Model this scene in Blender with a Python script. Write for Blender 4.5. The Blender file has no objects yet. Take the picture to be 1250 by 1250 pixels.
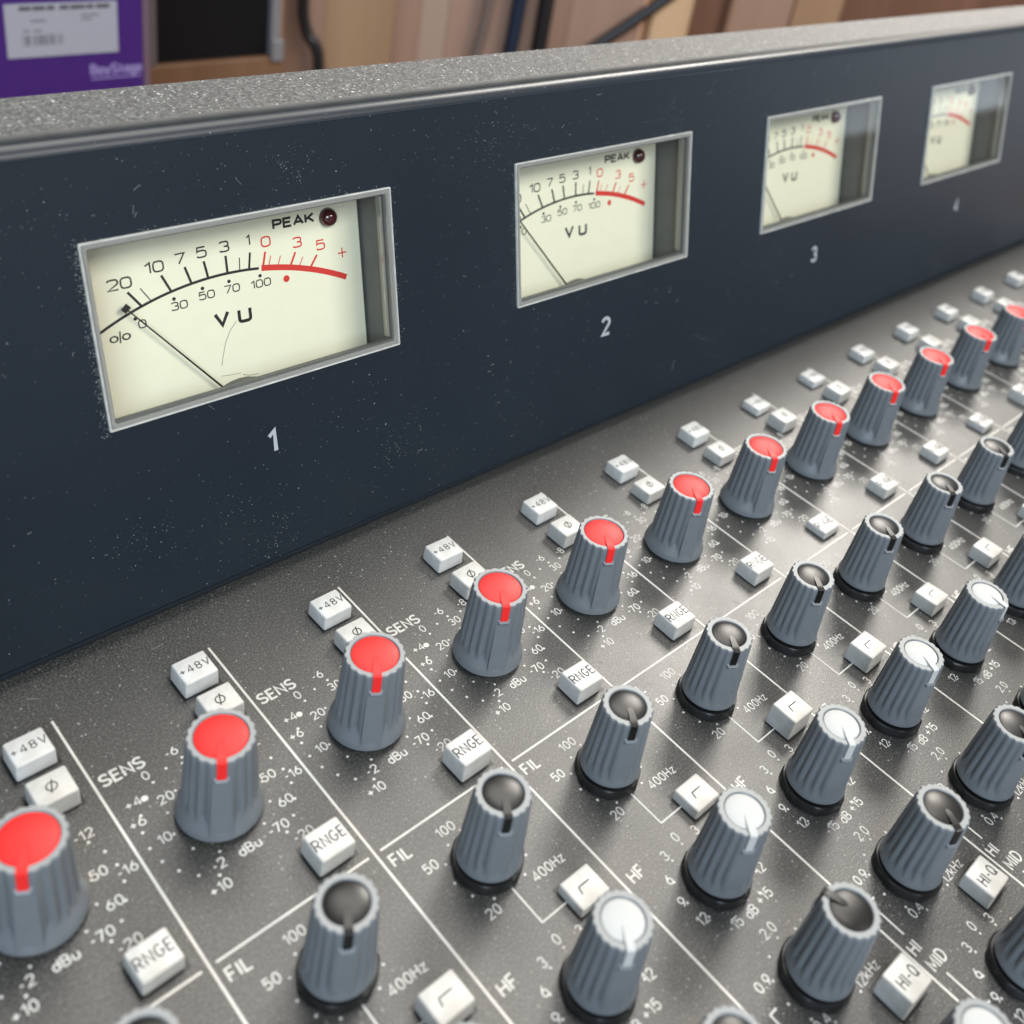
import bpy, bmesh, math, random
from mathutils import Vector, Matrix
R = math.radians
MM = 0.001
random.seed(11)

# ------------------------------------------------------------------ camera, world, lights, exposure
sc = bpy.context.scene
C = sc.collection
cam_d = bpy.data.cameras.new("camera"); cam = bpy.data.objects.new("camera", cam_d); C.objects.link(cam)
sc.camera = cam
yaw, pitch, roll = R(50.2), R(31.92), R(11.98)
fwd = Vector((math.sin(yaw)*math.cos(pitch), math.cos(yaw)*math.cos(pitch), -math.sin(pitch)))
rgt = Vector((math.cos(yaw), -math.sin(yaw), 0)); up = rgt.cross(fwd)
r2 = rgt*math.cos(roll) + up*math.sin(roll); u2 = -rgt*math.sin(roll) + up*math.cos(roll)
M = Matrix((r2, u2, -fwd)).transposed().to_4x4()
M.translation = Vector((-44.13, -142.48, 165.42))*MM
cam.matrix_world = M
cam_d.sensor_fit = 'HORIZONTAL'; cam_d.sensor_width = 6.0
cam_d.lens = 6.0*1303.64/1250
cam_d.shift_x = (625-672.43)/1250
cam_d.shift_y = -(625-459.18)/1250
cam_d.clip_start = 0.005; cam_d.clip_end = 50
cam_d.dof.use_dof = True
cam_d.dof.focus_distance = 0.222
cam_d.dof.aperture_fstop = 2.8          # 6.26 mm lens: an opening of about 2.2 mm
cam_d.dof.aperture_blades = 0

w = bpy.data.worlds.new("World"); sc.world = w; w.use_nodes = True
bg = w.node_tree.nodes['Background']
bg.inputs[0].default_value = (0.95, 0.97, 1.0, 1); bg.inputs[1].default_value = 0.23

def area(name, loc, target, sx, sy, power, col):
    l = bpy.data.lights.new(name, 'AREA'); l.shape = 'RECTANGLE'; l.size = sx; l.size_y = sy
    l.energy = power; l.color = col
    o = bpy.data.objects.new(name, l); C.objects.link(o); o.location = loc
    o.rotation_euler = (Vector(target)-Vector(loc)).to_track_quat('-Z', 'Y').to_euler()
    return o
area("overhead_light", (0.55, 0.50, 1.55), (0.55, 0.45, 0), 0.6, 1.2, 16, (1.0, 0.95, 0.88))
area("overhead_light", (2.0, 0.75, 1.55), (1.8, 0.65, 0), 0.6, 1.2, 60, (1.0, 0.95, 0.87))
area("overhead_light", (0.6, -1.5, 1.5), (0.3, 0.0, 0.05), 1.2, 0.6, 24, (1.0, 0.96, 0.90))  # fill added behind the camera to light the meter dials
area("window_light", (-0.85, -0.95, 0.85), (0.0, -0.03, 0.03), 0.9, 0.8, 19, (0.70, 0.85, 1.0))
area("window_light", (2.3, -1.02, 0.22), (0.3, 0.0, 0.05), 0.36, 0.4, 1.3, (0.80, 0.90, 1.0))

vs = sc.view_settings
vs.view_transform = 'Standard'; vs.look = 'None'; vs.exposure = 0.35; vs.gamma = 1.0; vs.use_curve_mapping = False
sc.cycles.use_denoising = True
sc.cycles.max_bounces = 8; sc.cycles.transparent_max_bounces = 12
sc.cycles.caustics_reflective = False; sc.cycles.caustics_refractive = False

# ------------------------------------------------------------------ materials
def newmat(name):
    m = bpy.data.materials.new(name); m.use_nodes = True
    nt = m.node_tree; b = nt.nodes['Principled BSDF']
    return m, nt, b
def N(nt, t, **kw):
    n = nt.nodes.new(t)
    for k, v in kw.items():
        if k in n.inputs: n.inputs[k].default_value = v
        else: setattr(n, k, v)
    return n
def ramp(nt, fac, stops):
    n = nt.nodes.new('ShaderNodeValToRGB')
    e = n.color_ramp.elements
    while len(e) < len(stops): e.new(0.5)
    for q, (pos, c) in zip(e, stops):
        q.position = pos; q.color = c if len(c) == 4 else (*c, 1)
    nt.links.new(fac, n.inputs[0]); return n.outputs[0]
def mixc(nt, fac, a, b):
    n = nt.nodes.new('ShaderNodeMix'); n.data_type = 'RGBA'
    L = nt.links
    for s, v in ((n.inputs[0], fac), (n.inputs[6], a), (n.inputs[7], b)):
        if hasattr(v, 'links') or hasattr(v, 'is_linked'): L.new(v, s)
        else: s.default_value = v if isinstance(v, float) else (*v, 1)
    return n.outputs[2]
def math_(nt, op, a, b=0.0):
    n = nt.nodes.new('ShaderNodeMath'); n.operation = op
    for s, v in ((n.inputs[0], a), (n.inputs[1], b)):
        if hasattr(v, 'is_linked'): nt.links.new(v, s)
        else: s.default_value = v
    return n.outputs[0]
def gen(nt): return nt.nodes.new('ShaderNodeTexCoord').outputs['Object']
def noise(nt, vec, scale, detail=3, rough=0.5):
    n = N(nt, 'ShaderNodeTexNoise'); n.inputs['Scale'].default_value = scale
    n.inputs['Detail'].default_value = detail; n.inputs['Roughness'].default_value = rough
    nt.links.new(vec, n.inputs['Vector']); return n.outputs['Fac']
def bump(nt, b, h, strength, dist):
    n = N(nt, 'ShaderNodeBump'); n.inputs['Strength'].default_value = strength; n.inputs['Distance'].default_value = dist
    nt.links.new(h, n.inputs['Height']); nt.links.new(n.outputs[0], b.inputs['Normal'])
def specks(nt, vec, scale, keep, size):
    """irregular dust specks: only some Voronoi cells carry a small grain"""
    v = N(nt, 'ShaderNodeTexVoronoi'); v.inputs['Scale'].default_value = scale
    nt.links.new(vec, v.inputs['Vector'])
    sep = N(nt, 'ShaderNodeSeparateColor'); nt.links.new(v.outputs['Color'], sep.inputs[0])
    has = math_(nt, 'LESS_THAN', sep.outputs[0], keep)
    rad = math_(nt, 'MULTIPLY', sep.outputs[1], size)
    ins = math_(nt, 'LESS_THAN', v.outputs['Distance'], rad)
    return math_(nt, 'MULTIPLY', math_(nt, 'MULTIPLY', has, ins), sep.outputs[2])

def plain(name, col, rough, spec=0.5, coat=0.0, var=0.0):
    m, nt, b = newmat(name)
    b.inputs['Base Color'].default_value = (*col, 1); b.inputs['Roughness'].default_value = rough
    b.inputs['Specular IOR Level'].default_value = spec; b.inputs['Coat Weight'].default_value = coat
    v = gen(nt)
    if var:
        f = noise(nt, v, 260, 4)
        nt.links.new(mixc(nt, f, tuple(c*(1-var) for c in col), tuple(min(1, c*(1+var)) for c in col)), b.inputs['Base Color'])
        nt.links.new(math_(nt, 'ADD', math_(nt, 'MULTIPLY', f, 0.2), rough-0.1), b.inputs['Roughness'])
    return m

# dusty black control panel paint
def panel_material():
    m, nt, b = newmat('panel_paint'); v = gen(nt)
    grain = noise(nt, v, 2700, 3, 0.7)
    broad = noise(nt, v, 38, 5, 0.62)
    base = mixc(nt, broad, (0.013, 0.013, 0.0128), (0.032, 0.0315, 0.030))
    gr = ramp(nt, grain, [(0.46, (0, 0, 0)), (0.70, (1, 1, 1))])
    c1 = mixc(nt, math_(nt, 'MULTIPLY', gr, 0.9), base, (0.14, 0.137, 0.126))
    d1 = specks(nt, v, 1500, 0.40, 0.30); d2 = specks(nt, v, 620, 0.14, 0.12)
    d = math_(nt, 'MINIMUM', math_(nt, 'ADD', d1, d2), 1.0)
    patch = ramp(nt, noise(nt, v, 22, 3), [(0.34, (0.12, 0.12, 0.12)), (0.66, (1, 1, 1))])
    c2 = mixc(nt, math_(nt, 'MULTIPLY', math_(nt, 'MULTIPLY', d, patch), 0.8), c1, (0.40, 0.395, 0.37))
    nt.links.new(c2, b.inputs['Base Color'])
    nt.links.new(math_(nt, 'ADD', math_(nt, 'MULTIPLY', broad, 0.22), 0.27), b.inputs['Roughness'])
    b.inputs['Specular IOR Level'].default_value = 0.65
    bump(nt, b, grain, 0.9, 0.00006)
    return m
# slate blue sheet steel of the meter bridge
def bridge_material():
    m, nt, b = newmat('bridge_paint'); v = gen(nt)
    broad = noise(nt, v, 14, 4)
    base = mixc(nt, broad, (0.0070, 0.0118, 0.0185), (0.0108, 0.0168, 0.0250))
    d = math_(nt, 'ADD', specks(nt, v, 700, 0.09, 0.13), specks(nt, v, 1500, 0.16, 0.22))
    patch = ramp(nt, noise(nt, v, 30, 4), [(0.38, (0.12, 0.12, 0.12)), (0.66, (1, 1, 1))])
    c2 = mixc(nt, math_(nt, 'MULTIPLY', math_(nt, 'MULTIPLY', math_(nt, 'MINIMUM', d, 1.0), patch), 0.75), base, (0.42, 0.45, 0.50))
    nt.links.new(c2, b.inputs['Base Color'])
    nt.links.new(math_(nt, 'ADD', math_(nt, 'MULTIPLY', broad, 0.10), 0.33), b.inputs['Roughness'])
    b.inputs['Specular IOR Level'].default_value = 0.4
    bump(nt, b, noise(nt, v, 700, 2), 0.10, 0.00005)
    return m
# grainy, dust-laden top of the bridge
def top_material():
    m, nt, b = newmat('gritty_grey_coating'); v = gen(nt)
    g = noise(nt, v, 1500, 3, 0.7)
    base = ramp(nt, g, [(0.32, (0.025, 0.025, 0.025)), (0.52, (0.085, 0.085, 0.083)), (0.76, (0.22, 0.22, 0.212))])
    d = math_(nt, 'MINIMUM', math_(nt, 'ADD', specks(nt, v, 1500, 0.30, 0.40), specks(nt, v, 800, 0.07, 0.28)), 1.0)
    c2 = mixc(nt, d, base, (0.60, 0.60, 0.58))
    nt.links.new(c2, b.inputs['Base Color'])
    b.inputs['Roughness'].default_value = 0.55
    bump(nt, b, g, 0.9, 0.00025)
    return m
def knob_plastic():
    m, nt, b = newmat('slate_grey_plastic'); v = gen(nt)
    f = noise(nt, v, 330, 4)
    nt.links.new(mixc(nt, f, (0.118, 0.131, 0.144), (0.148, 0.163, 0.177)), b.inputs['Base Color'])
    d = specks(nt, v, 650, 0.05, 0.25)
    b.inputs['Roughness'].default_value = 0.40
    bump(nt, b, noise(nt, v, 2200, 2), 0.12, 0.00005)
    return m
def key_plastic():
    m, nt, b = newmat('off_white_key_plastic'); v = gen(nt)
    f = noise(nt, v, 420, 4)
    grime = ramp(nt, noise(nt, v, 160, 5, 0.65), [(0.40, (1, 1, 1)), (0.52, (0, 0, 0))])
    nt.links.new(mixc(nt, math_(nt, 'MULTIPLY', grime, 0.45), mixc(nt, f, (0.53, 0.53, 0.51), (0.59, 0.59, 0.57)), (0.42, 0.405, 0.365)), b.inputs['Base Color'])
    b.inputs['Roughness'].default_value = 0.36
    b.inputs['Subsurface Weight'].default_value = 0.12
    b.inputs['Subsurface Radius'].default_value = (0.001, 0.001, 0.001); b.inputs['Subsurface Scale'].default_value = 1.0
    return m
def wood(name, a, c, scale=1.0):
    m, nt, b = newmat(name)
    mp = N(nt, 'ShaderNodeMapping'); mp.inputs['Scale'].default_value = (34*scale, 34*scale, 1.6*scale)
    nt.links.new(gen(nt), mp.inputs['Vector'])
    f = noise(nt, mp.outputs[0], 1.0, 6, 0.6)
    nt.links.new(ramp(nt, f, [(0.3, a), (0.7, c)]), b.inputs['Base Color']); b.inputs['Roughness'].default_value = 0.45
    return m
def thin_clear(name, tint, ior, rough, body=0.0):
    """thin clear sheet: lets light straight through and reflects by Fresnel"""
    m = bpy.data.materials.new(name); m.use_nodes = True; nt = m.node_tree; nt.nodes.clear()
    out = N(nt, 'ShaderNodeOutputMaterial'); t = N(nt, 'ShaderNodeBsdfTransparent'); g = N(nt, 'ShaderNodeBsdfGlossy')
    t.inputs[0].default_value = (*tint, 1); g.inputs['Roughness'].default_value = rough
    fr = N(nt, 'ShaderNodeFresnel'); fr.inputs[0].default_value = ior
    mx = N(nt, 'ShaderNodeMixShader')
    nt.links.new(fr.outputs[0], mx.inputs[0]); nt.links.new(t.outputs[0], mx.inputs[1]); nt.links.new(g.outputs[0], mx.inputs[2])
    last = mx
    if body:
        d = N(nt, 'ShaderNodeBsdfTranslucent'); d.inputs[0].default_value = (0.88, 0.87, 0.80, 1)
        d2 = N(nt, 'ShaderNodeBsdfDiffuse'); d2.inputs[0].default_value = (0.90, 0.89, 0.83, 1)
        ma = N(nt, 'ShaderNodeMixShader'); ma.inputs[0].default_value = 0.6
        nt.links.new(d.outputs[0], ma.inputs[1]); nt.links.new(d2.outputs[0], ma.inputs[2])
        mb = N(nt, 'ShaderNodeMixShader'); mb.inputs[0].default_value = body
        nt.links.new(mx.outputs[0], mb.inputs[1]); nt.links.new(ma.outputs[0], mb.inputs[2]); last = mb
    nt.links.new(last.outputs[0], out.inputs[0])
    return m

MAT = dict(
    panel=panel_material(), bridge=bridge_material(), top=top_material(), knob=knob_plastic(), key=key_plastic(),
    ink=plain('white_silkscreen_ink', (0.60, 0.59, 0.555), 0.6, var=0.2),
    meterno=plain('pale_meter_number_ink', (0.36, 0.375, 0.40), 0.5, var=0.1),
    legend=plain('black_legend_ink', (0.035, 0.033, 0.031), 0.8, 0.2),
    red=plain('red_cap_plastic', (0.74, 0.022, 0.020), 0.48, 0.3, var=0.06),
    black=plain('black_cap_plastic', (0.006, 0.0055, 0.005), 0.36, 0.42, var=0.1),
    white=plain('white_cap_plastic', (0.43, 0.437, 0.43), 0.58, 0.2, coat=0.0, var=0.04),
    collar=plain('black_collar_rubber', (0.008, 0.008, 0.008), 0.42, var=0.4),
    body=plain('dark_steel', (0.02, 0.022, 0.025), 0.5, var=0.2),
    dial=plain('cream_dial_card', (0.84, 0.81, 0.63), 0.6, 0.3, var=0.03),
    dialink=plain('dial_black_ink', (0.018, 0.018, 0.018), 0.55),
    dialred=plain('dial_red_ink', (0.72, 0.045, 0.035), 0.55),
    housing=plain('meter_housing_grey', (0.12, 0.124, 0.122), 0.35, var=0.25),
    clear=thin_clear('clear_meter_window', (0.97, 0.98, 0.96), 1.30, 0.04),
    bezel=thin_clear('clear_meter_rim', (0.90, 0.91, 0.88), 1.5, 0.08, 0.36),
    lamp=plain('dark_red_lamp', (0.060, 0.004, 0.008), 0.10, 0.7, coat=0.6),
    lip=plain('dust_filmed_grey_paint', (0.085, 0.082, 0.077), 0.65, var=0.35),
    hair=plain('pale_brown_hair', (0.42, 0.39, 0.30), 0.6),
    rim=plain('light_grey_worn_plastic', (0.235, 0.245, 0.244), 0.5, var=0.12),
    edge=plain('lit_plastic_edge', (0.50, 0.50, 0.465), 0.25, 0.5, var=0.35),  # bright glow of the clear outer edge, put into a pale colour
    lint=plain('grey_lint', (0.40, 0.40, 0.385), 0.9, 0.1),
)

# low glow added to brighten the dial cards, as if backlit
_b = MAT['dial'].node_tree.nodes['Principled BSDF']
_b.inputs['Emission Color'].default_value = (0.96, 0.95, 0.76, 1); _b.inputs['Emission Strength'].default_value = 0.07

# ------------------------------------------------------------------ mesh helpers (all in millimetres)
def link(name, me, mat, parent=None, loc=(0, 0, 0), rot=(0, 0, 0), smooth=False):
    o = bpy.data.objects.new(name, me); C.objects.link(o)
    if mat is not None and not me.materials:
        for m in (mat if isinstance(mat, (list, tuple)) else [mat]): me.materials.append(m)
    o.location = Vector(loc)*MM; o.rotation_euler = rot
    if parent: o.parent = parent
    if smooth:
        me.polygons.foreach_set('use_smooth', [True]*len(me.polygons))
    return o
def mesh_from(name, verts, faces, mats=None):
    me = bpy.data.meshes.new(name)
    me.from_pydata([(x*MM, y*MM, z*MM) for x, y, z in verts], [], faces)
    if mats: me.polygons.foreach_set('material_index', mats)
    me.update(); return me
def bm_mesh(name, bm):
    me = bpy.data.meshes.new(name); bm.to_mesh(me); bm.free()
    for v in me.vertices: v.co *= MM
    me.update(); return me
def rbox(name, x0, x1, y0, y1, z0, z1, bev=0.0, seg=2, top=None):
    bm = bmesh.new(); bmesh.ops.create_cube(bm, size=1)
    for v in bm.verts:
        t = v.co.z > 0
        v.co = Vector(((x0 if v.co.x < 0 else x1), (y0 if v.co.y < 0 else y1), (z1 if t else z0)))
        if t and top:
            cx, cy = (x0+x1)/2, (y0+y1)/2
            v.co.x = cx+(v.co.x-cx)*top[0]; v.co.y = cy+(v.co.y-cy)*top[1]
    if bev: bmesh.ops.bevel(bm, geom=bm.edges[:], offset=bev, segments=seg, affect='EDGES', profile=0.5)
    return bm_mesh(name, bm)
def set_shade(o, angle=35):
    me = o.data
    me.polygons.foreach_set('use_smooth', [True]*len(me.polygons))
    try: me.set_sharp_from_angle(angle=R(angle))
    except Exception: pass
def tube(name, pts, rad, mat, parent=None, n=10):
    """smooth round cable through points in mm"""
    cu = bpy.data.curves.new(name, 'CURVE'); cu.dimensions = '3D'; cu.bevel_depth = rad*MM; cu.bevel_resolution = 3; cu.resolution_u = 10
    cu.use_fill_caps = True
    s = cu.splines.new('BEZIER'); s.bezier_points.add(len(pts)-1)
    for b, p in zip(s.bezier_points, pts):
        b.co = Vector(p)*MM; b.handle_left_type = b.handle_right_type = 'AUTO'
    tmp = bpy.data.objects.new('tmp', cu); C.objects.link(tmp)
    me = bpy.data.meshes.new_from_object(tmp); bpy.data.objects.remove(tmp)
    o = link(name, me, mat, parent, smooth=True)
    return o

def glyph(ch, sq=2.0):
    """(width, [(points, closed), ...]) in a cell one unit high"""
    def el(cx, cy, rx, ry, a0, a1, n=14):
        out = []
        for i in range(n+1):
            a = R(a0+(a1-a0)*i/n); co, si = math.cos(a), math.sin(a)
            e = 2.0/sq
            out.append((cx+rx*math.copysign(abs(co)**e, co), cy+ry*math.copysign(abs(si)**e, si)))
        return out
    W = 0.5; h = W/2
    o = lambda *p: [(list(p), False)]
    G = {
        '0': (W, [(el(h, .5, h, .5, 0, 360, 24)[:-1], True)]), 'O': (W, [(el(h, .5, h, .5, 0, 360, 24)[:-1], True)]),
        '1': (.26, o((0, .76), (.24, 1), (.24, 0))),
        '2': (W, [(el(h, .72, h, .28, 165, -25, 10)+[(0, 0), (W, 0)], False)]),
        '3': (W, [(el(h, .75, h*.92, .25, 160, -90, 12), False), (el(h, .26, h, .26, 90, -160, 12), False)]),
        '4': (.54, o((.40, 0), (.40, 1), (0, .27), (.54, .27))),
        '5': (W, [([(.46, 1), (.06, 1), (.03, .54)]+el(h, .33, h, .33, 125, -155, 14), False)]),
        '6': (W, [(el(h, .31, h, .31, 0, 360, 20)[:-1], True), ([(.36, 1), (.12, .62), (.015, .36)], False)]),
        '7': (.48, o((0, 1), (.48, 1), (.16, 0))),
        '8': (W, [(el(h, .76, h*.9, .24, 0, 360, 18)[:-1], True), (el(h, .26, h, .26, 0, 360, 20)[:-1], True)]),
        '9': (W, [(el(h, .69, h, .31, 0, 360, 20)[:-1], True), ([(.14, 0), (.38, .38), (.485, .64)], False)]),
        '+': (.48, [([(0, .44), (.48, .44)], False), ([(.24, .16), (.24, .72)], False)]),
        '-': (.26, o((0, .45), (.26, .45))), '.': (.08, o((0, .05), (.11, .05))),
        'S': (.52, [(el(.26, .75, .25, .25, 25, 270, 14)+el(.26, .25, .26, .25, 90, -160, 14)[1:], False)]),
        'E': (.46, [([(.46, 1), (0, 1), (0, 0), (.46, 0)], False), ([(.05, .52), (.40, .52)], False)]),
        'F': (.44, [([(.44, 1), (0, 1), (0, 0)], False), ([(.05, .52), (.38, .52)], False)]),
        'N': (.54, o((0, 0), (0, 1), (.54, 0), (.54, 1))),
        'I': (.06, o((.03, 0), (.03, 1))), 'L': (.42, o((0, 1), (0, 0), (.42, 0))),
        'H': (.52, [([(0, 0), (0, 1)], False), ([(.52, 0), (.52, 1)], False), ([(.05, .52), (.47, .52)], False)]),
        'M': (.64, o((0, 0), (0, 1), (.32, .25), (.64, 1), (.64, 0))),
        'D': (.52, [([(0, 0)]+[(0, 1)]+el(.18, .5, .34, .5, 90, -90, 14)+[(0, 0)], False)]),
        'B': (.5, [([(0, 0), (0, 1)]+el(.24, .77, .23, .23, 90, -90, 8)+[(.05, .54)], False), ([(.24, .54)]+el(.25, .27, .25, .27, 90, -90, 8)[1:]+[(.05, 0)], False)]),
        'd': (.46, [(el(.23, .33, .22, .33, 0, 360, 18)[:-1], True), ([(.46, 1), (.46, 0)], False)]),
        'u': (.44, [([(0, .66)]+el(.22, .24, .22, .24, 180, 360, 10)+[(.44, .66)], False), ([(.44, .2), (.44, 0)], False)]),
        'k': (.42, [([(0, 1), (0, 0)], False), ([(.40, .66), (.05, .30)], False), ([(.14, .40), (.42, 0)], False)]),
        'z': (.40, o((0, .66), (.40, .66), (0, 0), (.40, 0))),
        'V': (.58, o((0, 1), (.29, 0), (.58, 1))),
        'U': (.52, [([(0, 1)]+el(.26, .28, .26, .28, 180, 360, 12)+[(.52, 1)], False)]),
        'P': (.48, [([(0, 0), (0, 1)]+el(.24, .74, .24, .26, 90, -90, 10)+[(.05, .48)], False)]),
        'R': (.52, [([(0, 0), (0, 1)]+el(.25, .74, .25, .26, 90, -90, 10)+[(.05, .48)], False), ([(.25, .46), (.52, 0)], False)]),
        'A': (.58, [([(0, 0), (.29, 1), (.58, 0)], False), ([(.12, .30), (.46, .30)], False)]),
        'K': (.52, [([(0, 1), (0, 0)], False), ([(.50, 1), (.05, .42)], False), ([(.16, .56), (.52, 0)], False)]),
        'G': (.54, [(el(.27, .5, .27, .5, 45, 330, 18)+[(.54, .45), (.30, .45)], False)]),
        'Q': (.54, [(el(.27, .5, .27, .5, 0, 360, 24)[:-1], True), ([(.34, .22), (.56, -.02)], False)]),
        'a': (.42, [(el(.21, .33, .20, .33, 0, 360, 16)[:-1], True), ([(.42, .66), (.42, 0)], False)]),
        'y': (.44, [([(0, .66), (.22, .05)], False), ([(.44, .66), (.14, -.28)], False)]),
        't': (.30, [([(.13, .92), (.13, .1), (.28, 0)], False), ([(0, .66), (.28, .66)], False)]),
        'g': (.42, [(el(.21, .33, .20, .33, 0, 360, 16)[:-1], True), ([(.42, .66), (.42, -.12), (.3, -.3), (.05, -.26)], False)]),
        'e': (.44, [([(.02, .35), (.43, .35)]+el(.22, .33, .21, .33, 10, 320, 14), False)]),
    }
    return G[ch]
class Print:
    """flat ink: text, dots, strokes collected into one sheet (x, y in mm, z constant), with material indexes"""
    def __init__(s): s.v = []; s.f = []; s.m = []
    cache = {}
    def poly(s, pts, mi=0):
        k = len(s.v); s.lev += 1; z = (s.lev % 9)*0.0015; s.v += [(x, y, z) for x, y in pts]; s.f.append(list(range(k, k+len(pts)))); s.m.append(mi)
    def line(s, pts, wd, mi=0):
        for (x0, y0), (x1, y1) in zip(pts, pts[1:]):
            d = math.hypot(x1-x0, y1-y0); nx, ny = -(y1-y0)/d*wd/2, (x1-x0)/d*wd/2
            s.poly([(x0-nx, y0-ny), (x1-nx, y1-ny), (x1+nx, y1+ny), (x0+nx, y0+ny)], mi)
    def dot(s, x, y, r, mi=0, n=12):
        s.poly([(x+r*math.cos(6.2832*i/n), y+r*math.sin(6.2832*i/n)) for i in range(n)], mi)
    def ring(s, x, y, r, wd, mi=0, n=24, sx=1.0):
        for i in range(n):
            a, b = 6.2832*i/n, 6.2832*(i+1)/n
            s.poly([(x+sx*(r-wd/2)*math.cos(a), y+(r-wd/2)*math.sin(a)), (x+sx*(r+wd/2)*math.cos(a), y+(r+wd/2)*math.sin(a)),
                    (x+sx*(r+wd/2)*math.cos(b), y+(r+wd/2)*math.sin(b)), (x+sx*(r-wd/2)*math.cos(b), y+(r-wd/2)*math.sin(b))], mi)
    def strip(s, pts, wd, mi=0, closed=False):
        """mitred stroke; each stroke lies a hair above the one before so that none share a plane"""
        n = len(pts); L = []; Rr = []
        for i in range(n):
            a = pts[i-1] if (i > 0 or closed) else None; b = pts[(i+1) % n] if (i < n-1 or closed) else None; q = pts[i]
            def nrm(u, v):
                d = math.hypot(v[0]-u[0], v[1]-u[1]) or 1e-9; return (-(v[1]-u[1])/d, (v[0]-u[0])/d)
            if a is None: nx, ny = nrm(q, b); k = 1
            elif b is None: nx, ny = nrm(a, q); k = 1
            else:
                n1 = nrm(a, q); n2 = nrm(q, b); nx, ny = n1[0]+n2[0], n1[1]+n2[1]; d = math.hypot(nx, ny) or 1e-9
                nx, ny = nx/d, ny/d; k = min(1/max(0.3, nx*n1[0]+ny*n1[1]), 1.8)
            L.append((q[0]+nx*wd/2*k, q[1]+ny*wd/2*k)); Rr.append((q[0]-nx*wd/2*k, q[1]-ny*wd/2*k))
        s.lev += 1; z = (s.lev % 9)*0.0015
        for i in range(n if closed else n-1):
            j = (i+1) % n; k = len(s.v)
            s.v += [(*Rr[i], z), (*Rr[j], z), (*L[j], z), (*L[i], z)]; s.f.append([k, k+1, k+2, k+3]); s.m.append(mi)
    lev = 0
    def text(s, txt, x, y, cap, sx=1.0, mi=0, wt=0.15, ang=0.0, space=0.24, sq=2.0):
        """centred single-stroke lettering: cap height, width factor, stroke weight (of cap height), squareness of the bowls"""
        gl = [glyph(ch, sq) for ch in txt]
        tot = sum(w_ for w_, _ in gl)*sx + space*(len(gl)-1)
        pen = -tot/2; c, sn = math.cos(ang), math.sin(ang)
        for w_, strokes in gl:
            for pts, closed in strokes:
                q = []
                for a, b in pts:
                    a = (pen+a*sx)*cap; b = (b-0.5)*(cap*(1-wt)); q.append((x+a*c-b*sn, y+a*sn+b*c))
                s.strip(q, cap*wt, mi, closed)
            pen += w_*sx+space
    def mesh(s, name): return mesh_from(name, s.v, s.f, s.m)

def tag(o, label, cat, group=None):
    o['label'] = label; o['category'] = cat
    if group: o['group'] = group
def empty(name, loc=(0, 0, 0)):
    o = bpy.data.objects.new(name, None); C.objects.link(o); o.location = Vector(loc)*MM; o.empty_display_size = 0.02
    return o

# ------------------------------------------------------------------ the setting: table the console and the things behind it stand on
XL, XR = -100, 500
BASE = -90
t = rbox('table', -500, 1500, -500, 900, BASE-30, BASE, 2)
tbl = link('table', t, wood('brown_table_wood', (0.16, 0.075, 0.035), (0.24, 0.12, 0.06))); tbl['kind'] = 'structure'

# ------------------------------------------------------------------ mixing console
console = empty('mixing_console', (0, 0, BASE))
tag(console, 'dusty black mixing console with four meters and rows of grey knobs', 'mixing console')
CO = (0, 0, -BASE)                                   # children are placed in panel coordinates: z = 0 is the panel face

body = link('chassis', rbox('chassis', XL, XR, -300, 47, BASE, -1.5, 1.0), MAT['body'], console, CO)
panel = link('control_panel', rbox('control_panel', XL, XR, -300, 14, -1.45, 0.0, 0.3), MAT['panel'], console, CO)

# --- meter bridge: folded sheet with real window openings
TILT = R(15.02); sT, cT = math.sin(TILT), math.cos(TILT)
def br(x, v, off=0.0): return (x, v*sT-off*cT, v*cT+off*sT)     # off: outwards from the face
MX, MP, MW, MH, MV = 22.09, 100.29, 64.86, 34.74, 42.89
NM = 5
verts = []; faces = []
def quad(a, b, c, d):
    k = len(verts); verts.extend([a, b, c, d]); faces.append([k, k+1, k+2, k+3])
INS = 0.6
xs = [XL]
for k in range(NM): xs += [MX+MP*k+INS, MX+MP*k+MW-INS]
xs.append(XR)
VLO, VHI = 4.0, 92.4
vsx = [VLO, MV+INS, MV+MH-INS, VHI]
for i in range(len(xs)-1):
    for j in range(3):
        if j == 1 and i % 2 == 1: continue
        quad(br(xs[i], vsx[j]), br(xs[i+1], vsx[j]), br(xs[i+1], vsx[j+1]), br(xs[i], vsx[j+1]))
# profile above and below the face: (v along face, depth behind face)
def arc_profile():
    lo = []
    for i in range(7):                               # bottom hem curling under, 2.4 mm radius
        a = R(90*i/6); lo.append(br(0, VLO-2.4*math.sin(a), -(2.4-2.4*math.cos(a))))
    hi = []
    turn = R(90)-TILT
    rr = 2.6
    p0 = Vector(br(0, VHI)); d = Vector((0, sT, cT)); n_in = Vector((0, cT, -sT))
    cen = p0+n_in*rr
    for i in range(13):
        a = turn*i/12
        hi.append(tuple(cen - n_in*rr*math.cos(a) + d*rr*math.sin(a)))
    return lo, hi
lo, hi = arc_profile()
ztop = hi[-1][2]; ylip = hi[-1][1]
for prof in (lo[::-1], hi):
    for a, b in zip(prof, prof[1:]):
        quad((XL, a[1], a[2]), (XR, a[1], a[2]), (XR, b[1], b[2]), (XL, b[1], b[2]))
hem = lo[-1]
quad((XL, hem[1]+6, hem[2]), (XR, hem[1]+6, hem[2]), (XR, hem[1], hem[2]), (XL, hem[1], hem[2]))
LIP = len(faces)
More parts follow.
